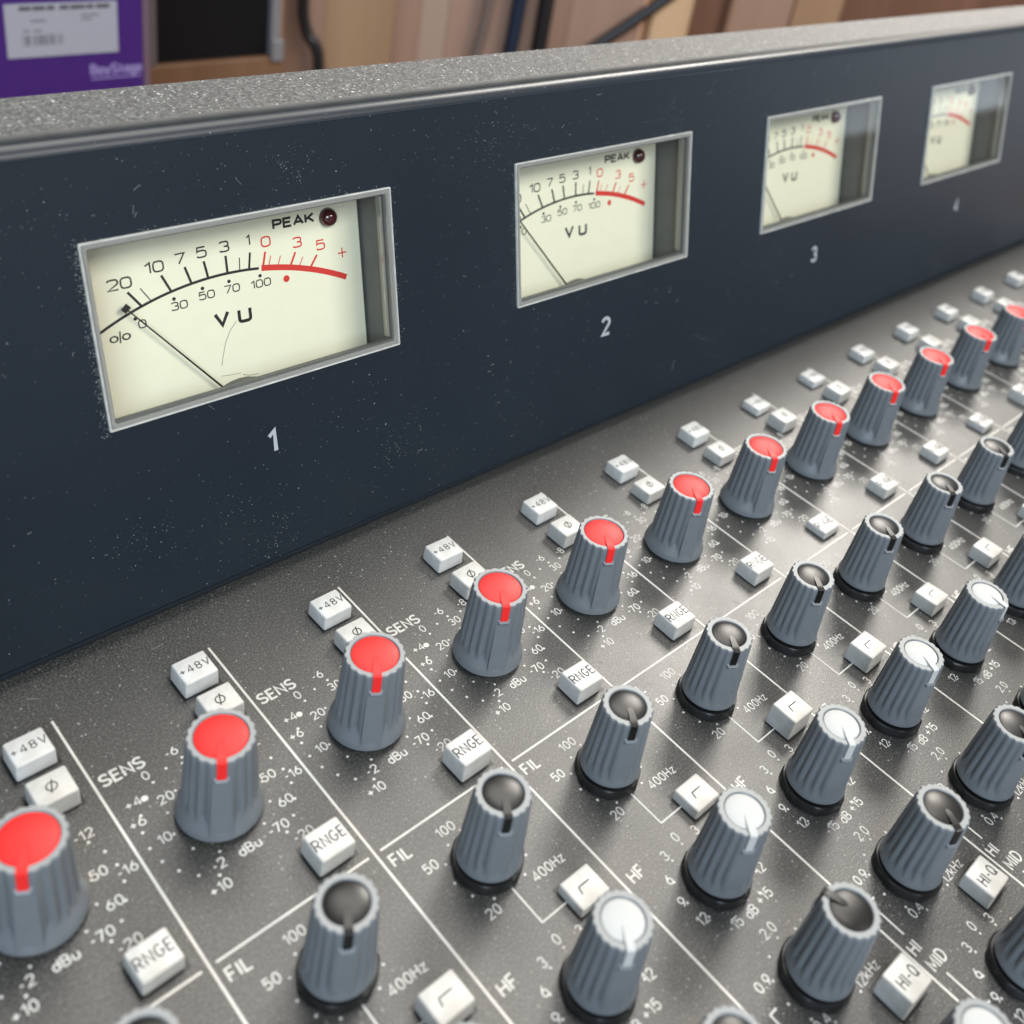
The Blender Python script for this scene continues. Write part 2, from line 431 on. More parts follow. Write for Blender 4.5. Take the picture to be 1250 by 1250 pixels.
# lip strip on top, step down to the gritty cover
quad((XL, ylip, ztop), (XR, ylip, ztop), (XR, ylip+3.6, ztop-0.1), (XL, ylip+3.6, ztop-0.1))
quad((XL, ylip+3.6, ztop-0.1), (XR, ylip+3.6, ztop-0.1), (XR, ylip+3.75, ztop-1.2), (XL, ylip+3.75, ztop-1.2))
YB = 45.4
quad((XR, YB, ztop-1), (XL, YB, ztop-1), (XL, YB, 0), (XR, YB, 0))
for X in (XL, XR):
    pr = [br(X, VLO), br(X, VHI), (X, ylip, ztop), (X, YB, ztop-1), (X, YB, 0), (X, 5, 1)]
    k = len(verts); verts.extend(pr); faces.append(list(range(k, k+6)))
mi_ = [0]*len(faces); mi_[LIP] = 1
me = mesh_from('meter_bridge', verts, faces, mi_)
bm = bmesh.new(); bm.from_mesh(me); bmesh.ops.remove_doubles(bm, verts=bm.verts, dist=1e-6); bmesh.ops.recalc_face_normals(bm, faces=bm.faces); bm.to_mesh(me); bm.free()
bridge = link('meter_bridge', me, [MAT['bridge'], MAT['lip']], console, CO); set_shade(bridge, 20)
# gritty cover, slightly uneven
cov = link('top_cover', rbox('top_cover', XL+0.2, XR-0.2, ylip+3.8, YB+0.6, ztop-2.4, ztop-0.13, 0.15, 2), MAT['top'], bridge)

# --- VU meters
def meter_meshes():
    d = {}
    W, H = MW, MH
    # clear rim, seen as a frame standing 1.2 mm proud
    def frame(x0, x1, y0, y1, wd, z0, z1, bev):
        bm = bmesh.new()
        o = [(x0, y0), (x1, y0), (x1, y1), (x0, y1)]; i_ = [(x0+wd, y0+wd), (x1-wd, y0+wd), (x1-wd, y1-wd), (x0+wd, y1-wd)]
        def ringv(z): return [bm.verts.new((x, y, z)) for x, y in o], [bm.verts.new((x, y, z)) for x, y in i_]
        a, b = ringv(z0); c, e = ringv(z1)
        for k in range(4):
            n = (k+1) % 4
            bm.faces.new((c[k], c[n], e[n], e[k])); bm.faces.new((b[k], b[n], a[n], a[k]))
            bm.faces.new((a[k], a[n], c[n], c[k])); bm.faces.new((e[k], e[n], b[n], b[k]))
        if bev: bmesh.ops.bevel(bm, geom=bm.edges[:], offset=bev, segments=2, affect='EDGES')
        return bm_mesh('rim', bm)
    d['rim'] = frame(0.36, W-0.36, 0.36, H-0.36, 0.85, -2.2, 0.55, 0.2)
    d['edge'] = frame(0, W, 0, H, 0.34, -1.0, 0.6, 0.12)
    d['gasket'] = frame(1.18, W-1.18, 1.18, H-1.18, 0.34, -1.6, -0.3, 0)
    a0, a1, b0, b1, zf, zk = 1.45, W-1.45, 1.45, H-1.45, 0.3, -9.5
    d['window'] = mesh_from('window', [(a0, b0, zf), (a1, b0, zf), (a1, b1, zf), (a0, b1, zf), (a1, b0, zk), (a1, b1, zk), (a0, b0, zk), (a0, b1, zk)],
                            [[0, 1, 2, 3]])
    d['return'] = rbox('return', W-1.95, W-1.45, 1.9, H-1.9, -2.6, -0.9, 0.12, 1)  # pale strip added in place of the reflection down the right side
    # housing: open box with dark walls behind the bridge
    x0, x1, y0, y1, zb, zf = -0.4, W+0.4, -7.5, H+0.4, -12.6, -1.0
    v = [(x0, y0, zb), (x1, y0, zb), (x1, y1, zb), (x0, y1, zb), (x0, y0, zf), (x1, y0, zf), (x1, y1, zf), (x0, y1, zf)]
    f = [[0, 1, 2, 3], [0, 4, 5, 1], [1, 5, 6, 2], [2, 6, 7, 3], [3, 7, 4, 0]]
    # front ledges closing the part of the box hidden below the opening
    v += [(x0, y0, zf), (x1, y0, zf), (x1, 0.9, zf), (x0, 0.9, zf)]; f.append([8, 9, 10, 11])
    d['housing'] = mesh_from('housing', v, f)
    d['dial'] = rbox('dial', -0.2, W-0.1, -7.2, H+0.1, -12.5, -12.0, 0.1, 1)
    p = Print()
    pcx, pcy = 32.5, -8.0; acx, acy, ar = 32.5, -42.3, 62.7
    def arcpt(x): return (x, acy+math.sqrt(ar*ar-(x-acx)**2))
    def arc(xa, xb, wd, mi, shift=0.0):
        n = 26; pts = [arcpt(xa+(xb-xa)*i/n) for i in range(n+1)]
        top = []; bot = []
        for (x, y) in pts:
            L = math.hypot(x-acx, y-acy); ux, uy = (x-acx)/L, (y-acy)/L
            top.append((x+ux*(wd/2+shift), y+uy*(wd/2+shift))); bot.append((x-ux*(wd/2-shift), y-uy*(wd/2-shift)))
        for i in range(n): p.poly([bot[i], bot[i+1], top[i+1], top[i]], mi)
    arc(5.0, 39.7, 0.55, 0); arc(40.3, 60.6, 1.25, 1, 0.0)
    def tick(x, ln, wd, mi):
        a = arcpt(x); L = math.hypot(a[0]-pcx, a[1]-pcy); u = ((a[0]-pcx)/L, (a[1]-pcy)/L)
        p.line([a, (a[0]+u[0]*ln, a[1]+u[1]*ln)], wd, mi)
    for x, ln, wd in ((14.4, 4.0, 0.5), (16.4, 3.4, 0.22), (20.6, 3.9, 0.5), (24.9, 3.7, 0.5), (28.5, 3.6, 0.5), (32.7, 3.6, 0.5), (35.4, 2.7, 0.22), (37.5, 3.5, 0.45)): tick(x, ln, wd, 0)
    for x, ln, wd in ((40.6, 3.4, 0.45), (41.9, 2.5, 0.2), (44.0, 2.5, 0.2), (46.9, 3.4, 0.45), (48.9, 2.5, 0.2), (51.6, 3.4, 0.45)): tick(x, ln, wd, 1)
    for tx, x, y, mi in (('20', 10.8, 22.9, 0), ('10', 17.9, 24.7, 0), ('7', 23.2, 25.3, 0), ('5', 27.7, 25.7, 0), ('3', 32.6, 25.9, 0), ('1', 38.0, 26.2, 0),
                         ('0', 41.9, 25.2, 1), ('3', 49.1, 23.7, 1), ('5', 54.7, 22.1, 1), ('+', 60.0, 19.6, 1)):
        p.text(tx, x, y, 2.3 if tx != '+' else 4.2, 1.75 if tx not in '1+' else 1.1, mi, 0.14 if tx != '+' else 0.07, sq=3.2)
    for tx, x, y in (('0', 14.0, 14.3), ('30', 21.8, 16.2), ('50', 27.7, 17.0), ('70', 33.3, 17.1), ('100', 39.8, 16.8)):
        p.text(tx, x, y, 1.75, 1.65, 0, 0.14, sq=3.2)
    for x, y in ((12.8, 15.6), (20.9, 17.7), (27.0, 18.5), (32.8, 18.7), (39.8, 18.4)): p.dot(x, y, 0.38, 0)
    p.dot(45.8, 16.5, 0.75, 1, 16)
    p.ring(8.2, 12.6, 0.55, 0.28, 0, 16, 1.3); p.ring(10.6, 12.6, 0.55, 0.28, 0, 16, 1.3); p.line([(9.3, 11.6), (9.5, 13.9)], 0.28, 0)
    p.text('V', 30.3, 11.3, 3.2, 1.5, 0, 0.22); p.text('U', 35.4, 11.0, 3.2, 1.5, 0, 0.22, sq=3.2)
    p.text('PEAK', 48.8, 28.3, 2.2, 1.7, 0, 0.23, space=0.3, sq=3.2)
    d['scale'] = p.mesh('scale')
    # needle: thin tapered rod over the card
    dx, dy = 10.6-pcx, 18.6-pcy; L = math.hypot(dx, dy); ux, uy = dx/L, dy/L; nx, ny = -uy, ux
    def np_(s, wd): return [(pcx+ux*s+nx*wd, pcy+uy*s+ny*wd), (pcx+ux*s-nx*wd, pcy+uy*s-ny*wd)]
    v = []; f = []
    for s, wd in ((0, 0.22), (L-4, 0.14), (L-0.6, 0.12)):
        for z in (-10.75, -10.5):
            for q in np_(s, wd): v.append((*q, z))
    for k in range(2):
        b = 4*k; f += [[b+2, b+3, b+7, b+6], [b, b+4, b+5, b+1], [b, b+2, b+6, b+4], [b+1, b+5, b+7, b+3]]
    k = len(v); tip = np_(L-0.9, 0.75)+np_(L+0.3, 0.75)[::-1]
    v += [(*q, -10.5) for q in tip] + [(*q, -10.75) for q in tip]
    f += [[k, k+1, k+2, k+3], [k+4, k+7, k+6, k+5]] + [[k+i, k+4+i, k+4+(i+1) % 4, k+(i+1) % 4] for i in range(4)]
    d['needle'] = mesh_from('needle', v, f)
    # dark pivot boss at the foot of the dial
    n = 24; v = []; f = []
    for z, rr in ((-12.0, 7.6), (-9.2, 7.6), (-8.8, 7.2)):
        for i in range(n): v.append((pcx+rr*math.cos(6.2832*i/n), pcy+0.4+rr*math.sin(6.2832*i/n)*0.72, z))
    for k in range(2):
        for i in range(n): f.append([k*n+i, k*n+(i+1) % n, (k+1)*n+(i+1) % n, (k+1)*n+i])
    f.append([2*n+i for i in range(n)])
    d['pivot'] = mesh_from('pivot', v, f)
    # peak lamp: small dome set through the card
    bm = bmesh.new(); bmesh.ops.create_uvsphere(bm, u_segments=24, v_segments=14, radius=2.1)
    for q in bm.verts: q.co = Vector((57.0+q.co.x, 27.7+q.co.y, -11.9+max(q.co.z, 0)*1.0))
    d['lamp'] = bm_mesh('lamp', bm)
    return d
md = meter_meshes()
MROT = (R(90)-TILT, 0, 0)
DROP = (0.0, 0.0, 0.0)
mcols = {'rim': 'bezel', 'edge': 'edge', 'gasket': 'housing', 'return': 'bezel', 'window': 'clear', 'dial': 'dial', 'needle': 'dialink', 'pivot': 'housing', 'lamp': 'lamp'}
mlabels = ['meter with a fibre curled on its dial, above the numeral 1']
for k in range(NM):
    x, y, z = br(MX+MP*k, MV)
    hs = link('meter', md['housing'], MAT['housing'], console, (x, y, z-BASE), MROT)
    hs['label'] = 'rectangular cream VU meter in a clear plastic cover'
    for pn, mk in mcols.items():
        o = link({'rim': 'rim', 'edge': 'rim_edge', 'gasket': 'gasket', 'return': 'window_glint', 'window': 'window_pane', 'dial': 'dial', 'needle': 'needle', 'pivot': 'pivot_cover', 'lamp': 'peak_lamp'}[pn], md[pn], MAT[mk], hs)
        if k == 0 and pn in ('rim', 'pivot', 'lamp'): set_shade(o, 40 if pn != 'lamp' else 80)
    link('dial_scale', md['scale'], [MAT['dialink'], MAT['dialred']], hs, (0, 0, -11.96))
    if k == 0:                                       # a hair lying on the first dial
        p = Print(); p.strip([(33.4, 10.2), (31.8, 8.6), (30.4, 6.2), (29.4, 3.2), (29.0, 1.6)], 0.16); p.strip([(28.6, -0.6), (30.6, -0.9), (33.0, -1.1)], 0.14); p.strip([(33.4, -1.6), (35.0, -2.2), (37.0, -2.4)], 0.18)
        link('hair', p.mesh('hair'), MAT['hair'], hs, (0, 0, -11.93))
    if k < 4:
        p = Print(); p.text(str(k+1), 0, 0, 5.4, 1.0, 0, 0.17)
        xx = MX+MP*k+31.9
        o = link('meter_number', p.mesh('meter_number'), MAT['meterno'], bridge, br(xx, 30.4, 0.05), MROT)

# --- knobs
ZT = 18.7
def knob_body(kind):
    red = kind == 'red'
    zb = 1.0 if red else 2.7
    NT = 180
    lev = [zb, zb+0.25] + [zb+0.25+6.5*i/26 for i in range(1, 27)] + [zb+6.75+(ZT-0.35-zb-6.75)*i/10 for i in range(1, 11)] + [ZT-0.1, ZT]
    nfl = 20
    def skirt(z):
        if red:
            u = z-zb
            return 7.3-0.22*u if u < 1.3 else 7.014-0.40*(u-1.3)
        u = z-zb
        return 5.80-0.10*u if u < 0.7 else 5.73-0.26*(u-0.7)
    def rad(th, z):
        s = (z-zb)/(ZT-zb)
        rb = 6.45*(1-s)+5.52*s if red else 5.62*(1-s)+4.76*s
        # flutes: rounded ridges, tight valleys, th = 0 is the pointer
        fl = (0.74-0.42*s)*(1 if red else 0.85)*(1-abs(math.cos(nfl*th/2))**1.15)
        if abs(th) < R(17): fl = 0.0
        r = rb-fl
        if abs(th) < R(24):
            dflat = 7.0*(1-s)+5.28*s if red else 5.52*(1-s)+4.58*s
            r = min(dflat/math.cos(th), rb+0.9) if abs(th) < R(16) else r
        k = skirt(z)
        r = max(r, k)
        if z > ZT-0.2: r -= 0.22*(z-(ZT-0.2))/0.2
        if z < zb+0.2: r -= 0.2
        return r
    v = []; f = []
    for z in lev:
        for i in range(NT):
            th = -math.pi+2*math.pi*i/NT
            r = rad(th, z); v.append((r*math.sin(th), -r*math.cos(th), z))
    nl = len(lev)
    for k in range(nl-1):
        for i in range(NT):
            j = (i+1) % NT; f.append([k*NT+i, k*NT+j, (k+1)*NT+j, (k+1)*NT+i])
    # flat rim, small inner chamfer and the well the cap sits in
    rim0 = len(f)
    base = len(v)
    cr = 4.26 if red else 3.38
    for rr, z in ((cr+0.2, ZT), (cr+0.04, ZT-0.18), (cr, ZT-1.2)):
        for i in range(NT):
            th = -math.pi+2*math.pi*i/NT; v.append((rr*math.sin(th), -rr*math.cos(th), z))
    prev = (nl-1)*NT
    for k in range(3):
        cur = base+k*NT
        for i in range(NT):
            j = (i+1) % NT; f.append([prev+i, prev+j, cur+j, cur+i])
        prev = cur
    f.append([prev+i for i in range(NT)])
    f.append([i for i in range(NT)][::-1])
    # raised lip round the foot of the pointer
    def facet(z):
        s = (z-zb)/(ZT-zb); return 7.0*(1-s)+5.28*s if red else 5.52*(1-s)+4.58*s
    k = len(v); z0 = ZT-4.6; z1 = ZT-3.85
    for x, z, o in ((-1.3, z1+0.6, 0.0), (-0.86, z1, 0.50), (0.86, z1, 0.50), (1.3, z1+0.6, 0.0), (0.86, z0, -0.02), (-0.86, z0, -0.02)):
        v.append((x, -(facet(z)+o), z))
    f.append([k+5, k+4, k+2, k+1]); f.append([k+5, k+1, k]); f.append([k+4, k+3, k+2])
    f.append([k+1, k+2, k+3, k])
    mi = [0]*len(f)
    for q in range(rim0, rim0+NT): mi[q] = 1
    for q in range(rim0-NT, rim0): mi[q] = 1
    return mesh_from('knob_body', v, f, mi)
def cap_mesh(kind):
    """domed cap with the pointer bar that runs over the rim and down the side"""
    red = kind == 'red'; zb = 1.0 if red else 2.7
    v = []; f = []; n = 48
    h = 0.75
    prof = [(4.24, -0.9), (4.23, -0.26), (4.12, -0.14), (3.6, 0.0), (2.8, 0.13), (1.8, 0.22), (0.9, 0.27)]
    q_ = 1.0 if red else 3.36/4.24
    for rr, dz in prof:
        for i in range(n):
            a = 6.2832*i/n; v.append((rr*q_*math.cos(a), rr*q_*math.sin(a), ZT+dz))
    for k in range(len(prof)-1):
        for i in range(n): f.append([k*n+i, k*n+(i+1) % n, (k+1)*n+(i+1) % n, (k+1)*n+i])
    c = len(v); v.append((0, 0, ZT+0.29))
    for i in range(n): f.append([(len(prof)-1)*n+i, (len(prof)-1)*n+(i+1) % n, c])
    def facet(z):
        s = (z-zb)/(ZT-zb); return 7.0*(1-s)+5.28*s if red else 5.52*(1-s)+4.58*s
    # pointer: list of cross sections (y outwards, z, half width), wedge at the centre, folds over the rim
    wd = 0.76 if red else 0.66
    bar = [(0.1, ZT+0.20, 0.06, 0.12), (1.4, ZT+0.34, 0.52, 0.2), (2.8*q_, ZT+0.36, wd*0.86, 0.45), (4.4 if red else 3.6, ZT+0.30, wd, 0.8), (facet(ZT)+0.02, ZT+0.22, wd, 0.6)]
    secs = []
    for y, z, hw, dep in bar: secs.append([(-hw, -y, z), (hw, -y, z), (hw, -y, z-dep), (-hw, -y, z-dep)])
    for z, o in ((ZT+0.05, 0.26), (ZT-1.8, 0.24), (ZT-3.75, 0.20)):
        y = facet(z)+o; secs.append([(-wd, -y, z), (wd, -y, z), (wd, -(y-0.9), z), (-wd, -(y-0.9), z)])
    for s in secs: 
        k = len(v); v.extend(s)
    k0 = len(v)-4*len(secs)
    for q in range(len(secs)-1):
        a = k0+4*q; b = a+4
        for i in range(4): f.append([a+i, a+(i+1) % 4, b+(i+1) % 4, b+i])
    f.append([k0, k0+3, k0+2, k0+1]); e = k0+4*(len(secs)-1); f.append([e, e+1, e+2, e+3])
    return mesh_from('cap', v, f)
def collar_mesh():
    n = 48; v = []; f = []
    prof = [(6.0, 0.0), (6.2, 0.15), (6.15, 1.8), (5.95, 2.1), (5.0, 2.15), (5.0, 2.8)]
    for rr, z in prof:
        for i in range(n):
            a = 6.2832*i/n; w_ = 0.10*math.sin(7*a+1.3)+0.06*math.sin(13*a) if z < 2 else 0
            v.append(((rr+w_)*math.cos(a), (rr+w_)*math.sin(a), z))
    for k in range(len(prof)-1):
        for i in range(n): f.append([k*n+i, k*n+(i+1) % n, (k+1)*n+(i+1) % n, (k+1)*n+i])
    return mesh_from('collar', v, f)
def spindle_mesh():
    n = 32; v = []; f = []
    for rr, z in ((5.6, 0), (5.6, 1.15)):
        for i in range(n): a = 6.2832*i/n; v.append((rr*math.cos(a), rr*math.sin(a), z))
    for i in range(n): f.append([i, (i+1) % n, n+(i+1) % n, n+i])
    return mesh_from('spindle_nut', v, f)
KB = {k: knob_body(k) for k in ('red', 'other')}
for k_ in KB.values():
    bm = bmesh.new(); bm.from_mesh(k_); bmesh.ops.recalc_face_normals(bm, faces=bm.faces); bm.to_mesh(k_); bm.free()
CAP = {}
for kk in ('red', 'black', 'white'):
    c_ = cap_mesh('red' if kk == 'red' else 'other'); 
    bm = bmesh.new(); bm.from_mesh(c_); bmesh.ops.recalc_face_normals(bm, faces=bm.faces); bm.to_mesh(c_); bm.free()
    CAP[kk] = c_
COLLAR = collar_mesh(); SPIN = spindle_mesh()
first = {}
def knob(cx, cy, kind, ang, lift=0.0):
    """ang: pointer direction, degrees clockwise from the bottom of the dial"""
    red = kind == 'red'
    o = link('knob', KB['red' if red else 'other'], [MAT['knob'], MAT['rim']], console, (cx, cy, -BASE+lift), (0, 0, -R(ang)))
    o['label'] = 'fluted slate grey knob with a %s pointer cap' % kind
    c = link('cap', CAP[kind], MAT[kind], o)
    b = link('spindle_nut' if red else 'collar', SPIN if red else COLLAR, MAT['collar'], o, (0, 0, -lift))
    for q, a in ((o, 38), (c, 32), (b, 40)):
        if q.data.name not in first: first[q.data.name] = 1; set_shade(q, a)
    return o

# --- keys
KEY = rbox('key_cap', -3.5, 3.5, -3.05, 3.05, -3.0, 4.0, 0.38, 3, (0.93, 0.965))
KEY_FIRST = []
WELL = mesh_from('key_well', [(-3.95, -3.5, 0), (3.95, -3.5, 0), (3.95, 3.5, 0), (-3.95, 3.5, 0)], [[0, 1, 2, 3]])
def legend(kind):
    p = Print()
    if kind == '48': p.text('+48V', 0, 0.1, 1.8, 1.05, 0, 0.105, space=0.34)
    if kind == 'rnge': p.text('RNGE', 0, 0.1, 2.2, 0.92, 0, 0.105, space=0.24)
    if kind == 'hiq': p.text('HI-Q', 0, 0.0, 2.2, 0.92, 0, 0.10, space=0.26)
    if kind == 'phase': p.ring(0, 0, 0.85, 0.2); p.line([(-0.45, -1.25), (0.45, 1.25)], 0.2)
    if kind == 'cut': p.line([(-1.3, -0.8), (-1.02, 0.5), (1.4, 0.5)], 0.21)
    return p.mesh('legend')
LEG = {k: legend(k) for k in ('48', 'rnge', 'hiq', 'phase', 'cut')}
def key(cx, cy, kind, h):
    tilt = (R(random.uniform(-1.2, 1.2)), R(random.uniform(-1.2, 1.2)), R(random.uniform(-1.2, 1.2)))
    o = link('push_button', KEY, MAT['key'], console, (cx, cy, -BASE+h-4.0), tilt)
    if not KEY_FIRST: KEY_FIRST.append(1); set_shade(o, 50)
    o['label'] = 'small white push button marked ' + {'48': '+48V', 'rnge': 'RNGE', 'hiq': 'HI-Q', 'phase': 'with a struck-through circle', 'cut': 'with a filter slope'}[kind]
    link('legend', LEG[kind], MAT['legend'], o, (0, 0, 4.05))
    link('well', WELL, MAT['collar'], panel, (cx, cy, 0.025))

# --- channel silk screen, shared by all channels
def channel_print():
    p = Print()
    p.line([(0, -10.2), (0, -298)], 0.44)
    p.line([(1.1, -64.9), (28.8, -64.9)], 0.42)
    p.text('SENS', 4.9, -26.6, 2.7, 1.0, 0, 0.17, space=0.22)
    kx, ky = 14.4, -42.2
    def pol(cx, cy, r, a): return cx-r*math.sin(R(a)), cy-r*math.cos(R(a))
    for i in range(21):
        a = 29+15*i; x, y = pol(kx, ky, 12.4, a)
        p.dot(x, y, 0.60 if i == 7 else 0.27)
    for i in range(11):
        x, y = pol(kx, ky, 8.25, 29+30*i); p.dot(x, y, 0.24)
    for tx, x, y in (('+10', 7.5, -54.9), ('+6', 2.5, -37.1), ('+4', 3.6, -33.3), ('0', 7.6, -29.6), ('-6', 13.2, -27.7), ('-8', 19.0, -28.4), ('-12', 24.9, -34.2),
                     ('-16', 27.7, -43.6), ('-20', 22.8, -54.7), ('-2', 9.2, -51.3), ('10', 4.7, -42.1), ('20', 8.3, -35.4), ('30', 14.6, -31.6), ('50', 24.0, -41.6), ('60', 23.8, -47.5),
                     ('-70', 20.2, -51.2), ('dBu', 14.6, -51.5)):
        p.text(tx, x, y, 1.92, 1.04, 0, 0.122)
    # filter
    p.text('FIL', 3.2, -67.7, 2.5, 1.0, 0, 0.145)
    fx, fy = 14.3, -77.0
    for i in range(11):
        x, y = pol(fx, fy, 6.95, 30+30*i); p.dot(x, y, 0.24)
    for tx, x, y in (('20', 9.3, -84.6), ('50', 6.0, -72.3), ('100', 12.3, -68.4), ('400Hz', 21.9, -84.4)): p.text(tx, x, y, 1.92, 1.04, 0, 0.122)
    p.line([(14.4, -83.4), (14.4, -90.9), (20.2, -90.9)], 0.3)
    # high frequency
    p.text('HF', 3.3, -94.7, 2.5, 1.0, 0, 0.145)
    for cy in (-103.8, -147.8):
        for i in range(11):
            x, y = pol(14.3, cy, 7.8, 30+30*i); p.dot(x, y, 0.24)
        for tx, x, y in (('0', 14.3, 9.5), ('3', 18.4, 8.2), ('3', 9.9, 8.2), ('6', 7.1, 4.8), ('9', 5.9, 0.7), ('12', 6.4, -3.5), ('-15', 10.2, -7.6), ('dB', 14.3, -7.9), ('+15', 18.4, -7.6), ('12', 22.0, -3.9), ('9', 22.7, 0.7), ('6', 21.5, 4.8)):
            p.text(tx, x, cy+y, 1.92, 1.04, 0, 0.122)
    # high mid
    for i in range(11):
        x, y = pol(14.2, -125, 7.6, 30+30*i); p.dot(x, y, 0.24)
    for tx, x, y in (('2.0', 13.9, -115.6), ('0.9', 5.9, -120.4), ('0.4', 8.7, -130.2), ('12kHz', 21.4, -130.6)): p.text(tx, x, y, 1.92, 1.04, 0, 0.122)
    p.line([(4.5, -124.1), (2.8, -124.1), (2.8, -131.2)], 0.36)
    p.line([(2.8, -139.5), (2.8, -146.6), (4.5, -146.6)], 0.36)
    p.text('HI', 2.1, -133.6, 2.4, 1.0, 0, 0.145); p.text('MID', 3.5, -137.2, 2.4, 1.0, 0, 0.145)
    return p.mesh('channel_print')
CHP = channel_print()
NCH = 17
H48 = {8: 2.2, 9: 2.2, 10: 2.8, 1: 3.4, 2: 3.7}
HPH = {2: 4.2, 6: 3.0, 7: 3.0}
HRN = {7: 2.0, 10: 2.2, 3: 4.3, 1: 3.0, 8: 3.0, 9: 3.0}
HCU = {2: 3.6, 3: 2.0, 4: 2.1, 5: 5.0, 6: 4.4, 7: 3.4, 8: 3.4}
HHQ = {4: 4.5, 5: 3.2}
for i in range(1, NCH+1):
    x0 = 30*(i-2)
    link('printed_markings', CHP, MAT['ink'], panel, (x0, 0, 0.03))
    j = lambda s: random.uniform(-s, s)
    knob(x0+14.4, -42.3, 'red', 30+j(2))
    knob(x0+14.2, -77.2, 'black', 32+j(2))
    knob(x0+14.3, -103.8, 'white', {3: 33, 4: 34, 5: 33, 6: 22, 7: 2}.get(i, 30+j(3)))
    knob(x0+14.1, -125.0, 'black', {4: 168, 5: 27}.get(i, 30+j(3)))
    knob(x0+14.3, -147.8, 'white', 30+j(4) if i != 4 else 30)
    key(x0+24.1, -15.8, '48', H48.get(i, 3.4)+j(0.1))
    key(x0+23.9, -25.4, 'phase', HPH.get(i, 3.6)+j(0.1))
    key(x0+24.0, -59.9, 'rnge', HRN.get(i, 3.7)+j(0.1))
    key(x0+23.4, -91.4, 'cut', HCU.get(i, 3.4))
    key(x0+23.0, -135.7, 'hiq', HHQ.get(i, 3.4))

# --- dust and lint lying on the console
def lint_mesh():
    v = []; f = []
    def fleck(o, e1, e2, r):
        n = random.randint(4, 6); k = len(v); a0 = random.random()*6.28
        for i in range(n):
            a = a0+6.2832*i/n; q = r*random.uniform(0.5, 1.2); p = o+e1*math.cos(a)*q+e2*math.sin(a)*q*random.uniform(.5, 1)
            v.append(tuple(p))
        top = len(v); v.append(tuple(o+e1.cross(e2)*r*0.5))
        for i in range(n): f.append([k+i, k+(i+1) % n, top])
    def fibre(o, e1, e2, ln, wd):
        a = random.random()*6.28; cur = random.uniform(-1.6, 1.6); pts = []
        p = Vector(o); n = 7
        for i in range(n+1):
            pts.append(p.copy()); p = p+(e1*math.cos(a)+e2*math.sin(a))*(ln/n); a += cur/n*random.uniform(.5, 1.6)
        nn = e1.cross(e2); k = len(v)
        for i, q in enumerate(pts):
            d = (pts[min(i+1, n)]-pts[max(i-1, 0)]).normalized(); s = d.cross(nn)*wd
            for w_ in (s, nn*wd*1.4, -s): v.append(tuple(q+w_))
        for i in range(n):
            b = k+3*i; f.append([b, b+1, b+4, b+3]); f.append([b+1, b+2, b+5, b+4])
    X = Vector((1, 0, 0)); Y = Vector((0, 1, 0)); V_ = Vector((0, sT, cT)); Nn = Vector((0, -cT, sT))
    rnd = random.Random(5)
    def clear_face(x, vv):
        for k in range(NM):
            if MX+MP*k-0.3 < x < MX+MP*k+MW+0.3 and MV-0.3 < vv < MV+MH+0.3: return False
        return True
    CL = [(random.uniform(-60, 400), random.choice((random.uniform(5, 91), random.uniform(5, 30), random.uniform(75, 91))), random.uniform(3, 22)) for _ in range(46)]
    for _ in range(4200):                            # bridge face
        cx_, cv_, cs_ = random.choice(CL); x = random.gauss(cx_, cs_); vv = random.gauss(cv_, cs_*0.7)
        if not (5 < vv < 91 and XL+5 < x < 430) or not clear_face(x, vv): continue
        fleck(Vector(br(x, vv, 0.02)), X, V_, random.choice((0.04, 0.05, 0.06, 0.075, 0.11)))
    for _ in range(70):
        x = random.uniform(XL+5, 300); vv = random.uniform(5, 91)
        if clear_face(x, vv): fibre(Vector(br(x, vv, 0.03)), X, V_, random.uniform(0.5, 2.0), 0.022)
    for k in range(4):                               # fluff caught round the rims
        x0 = MX+MP*k
        for _ in range(420 if k == 0 else 170):
            side = random.random()
            if side < 0.62: x = x0-abs(random.gauss(0, 0.7))-0.05; vv = MV+random.uniform(-1, MH+1)
            elif side < 0.8: x = x0+MW+abs(random.gauss(0, 0.9)); vv = MV+random.uniform(0, MH)
            else: x = x0+random.uniform(0, MW); vv = MV+MH+abs(random.gauss(0, 0.6))
            fleck(Vector(br(x, vv, 0.04)), X, V_, random.uniform(0.04, 0.12))
    for _ in range(2200):                            # panel
        x = random.uniform(-80, 360); y = random.uniform(-160, -0.5)
        fleck(Vector((x, y, 0.03)), X, Y, random.choice((0.03, 0.035, 0.045, 0.055, 0.08)))
    for _ in range(1300):                             # along the foot of the bridge
        x = random.uniform(-80, 400); fleck(Vector((x, -abs(random.gauss(0, 5)), 0.03)), X, Y, random.uniform(0.03, 0.09))
    for _ in range(150):
        fibre(Vector((random.uniform(-60, 300), random.uniform(-155, -1), 0.05)), X, Y, random.uniform(0.8, 3.0), 0.025)
    for _ in range(1500):                            # bridge top, bright grains
        x = random.uniform(XL+5, 480); y = random.uniform(ylip+4, YB)
        fleck(Vector((x, y, ztop-0.22)), X, Y, random.choice((0.05, 0.06, 0.08, 0.12)))
    for x, y, n, s in ((232, 36, 26, 1.8), (262, 38, 30, 1.8), (218, 40, 10, 1.2)):   # small clumps of fluff
        for _ in range(n): fleck(Vector((x+random.gauss(0, s*1.6), y+random.gauss(0, s), ztop-0.1+abs(random.gauss(0, 0.25)))), X, Y, random.uniform(0.1, 0.4))
    return mesh_from('dust', v, f)
dust = link('dust', lint_mesh(), MAT['lint'], console, CO); dust['kind'] = 'stuff'

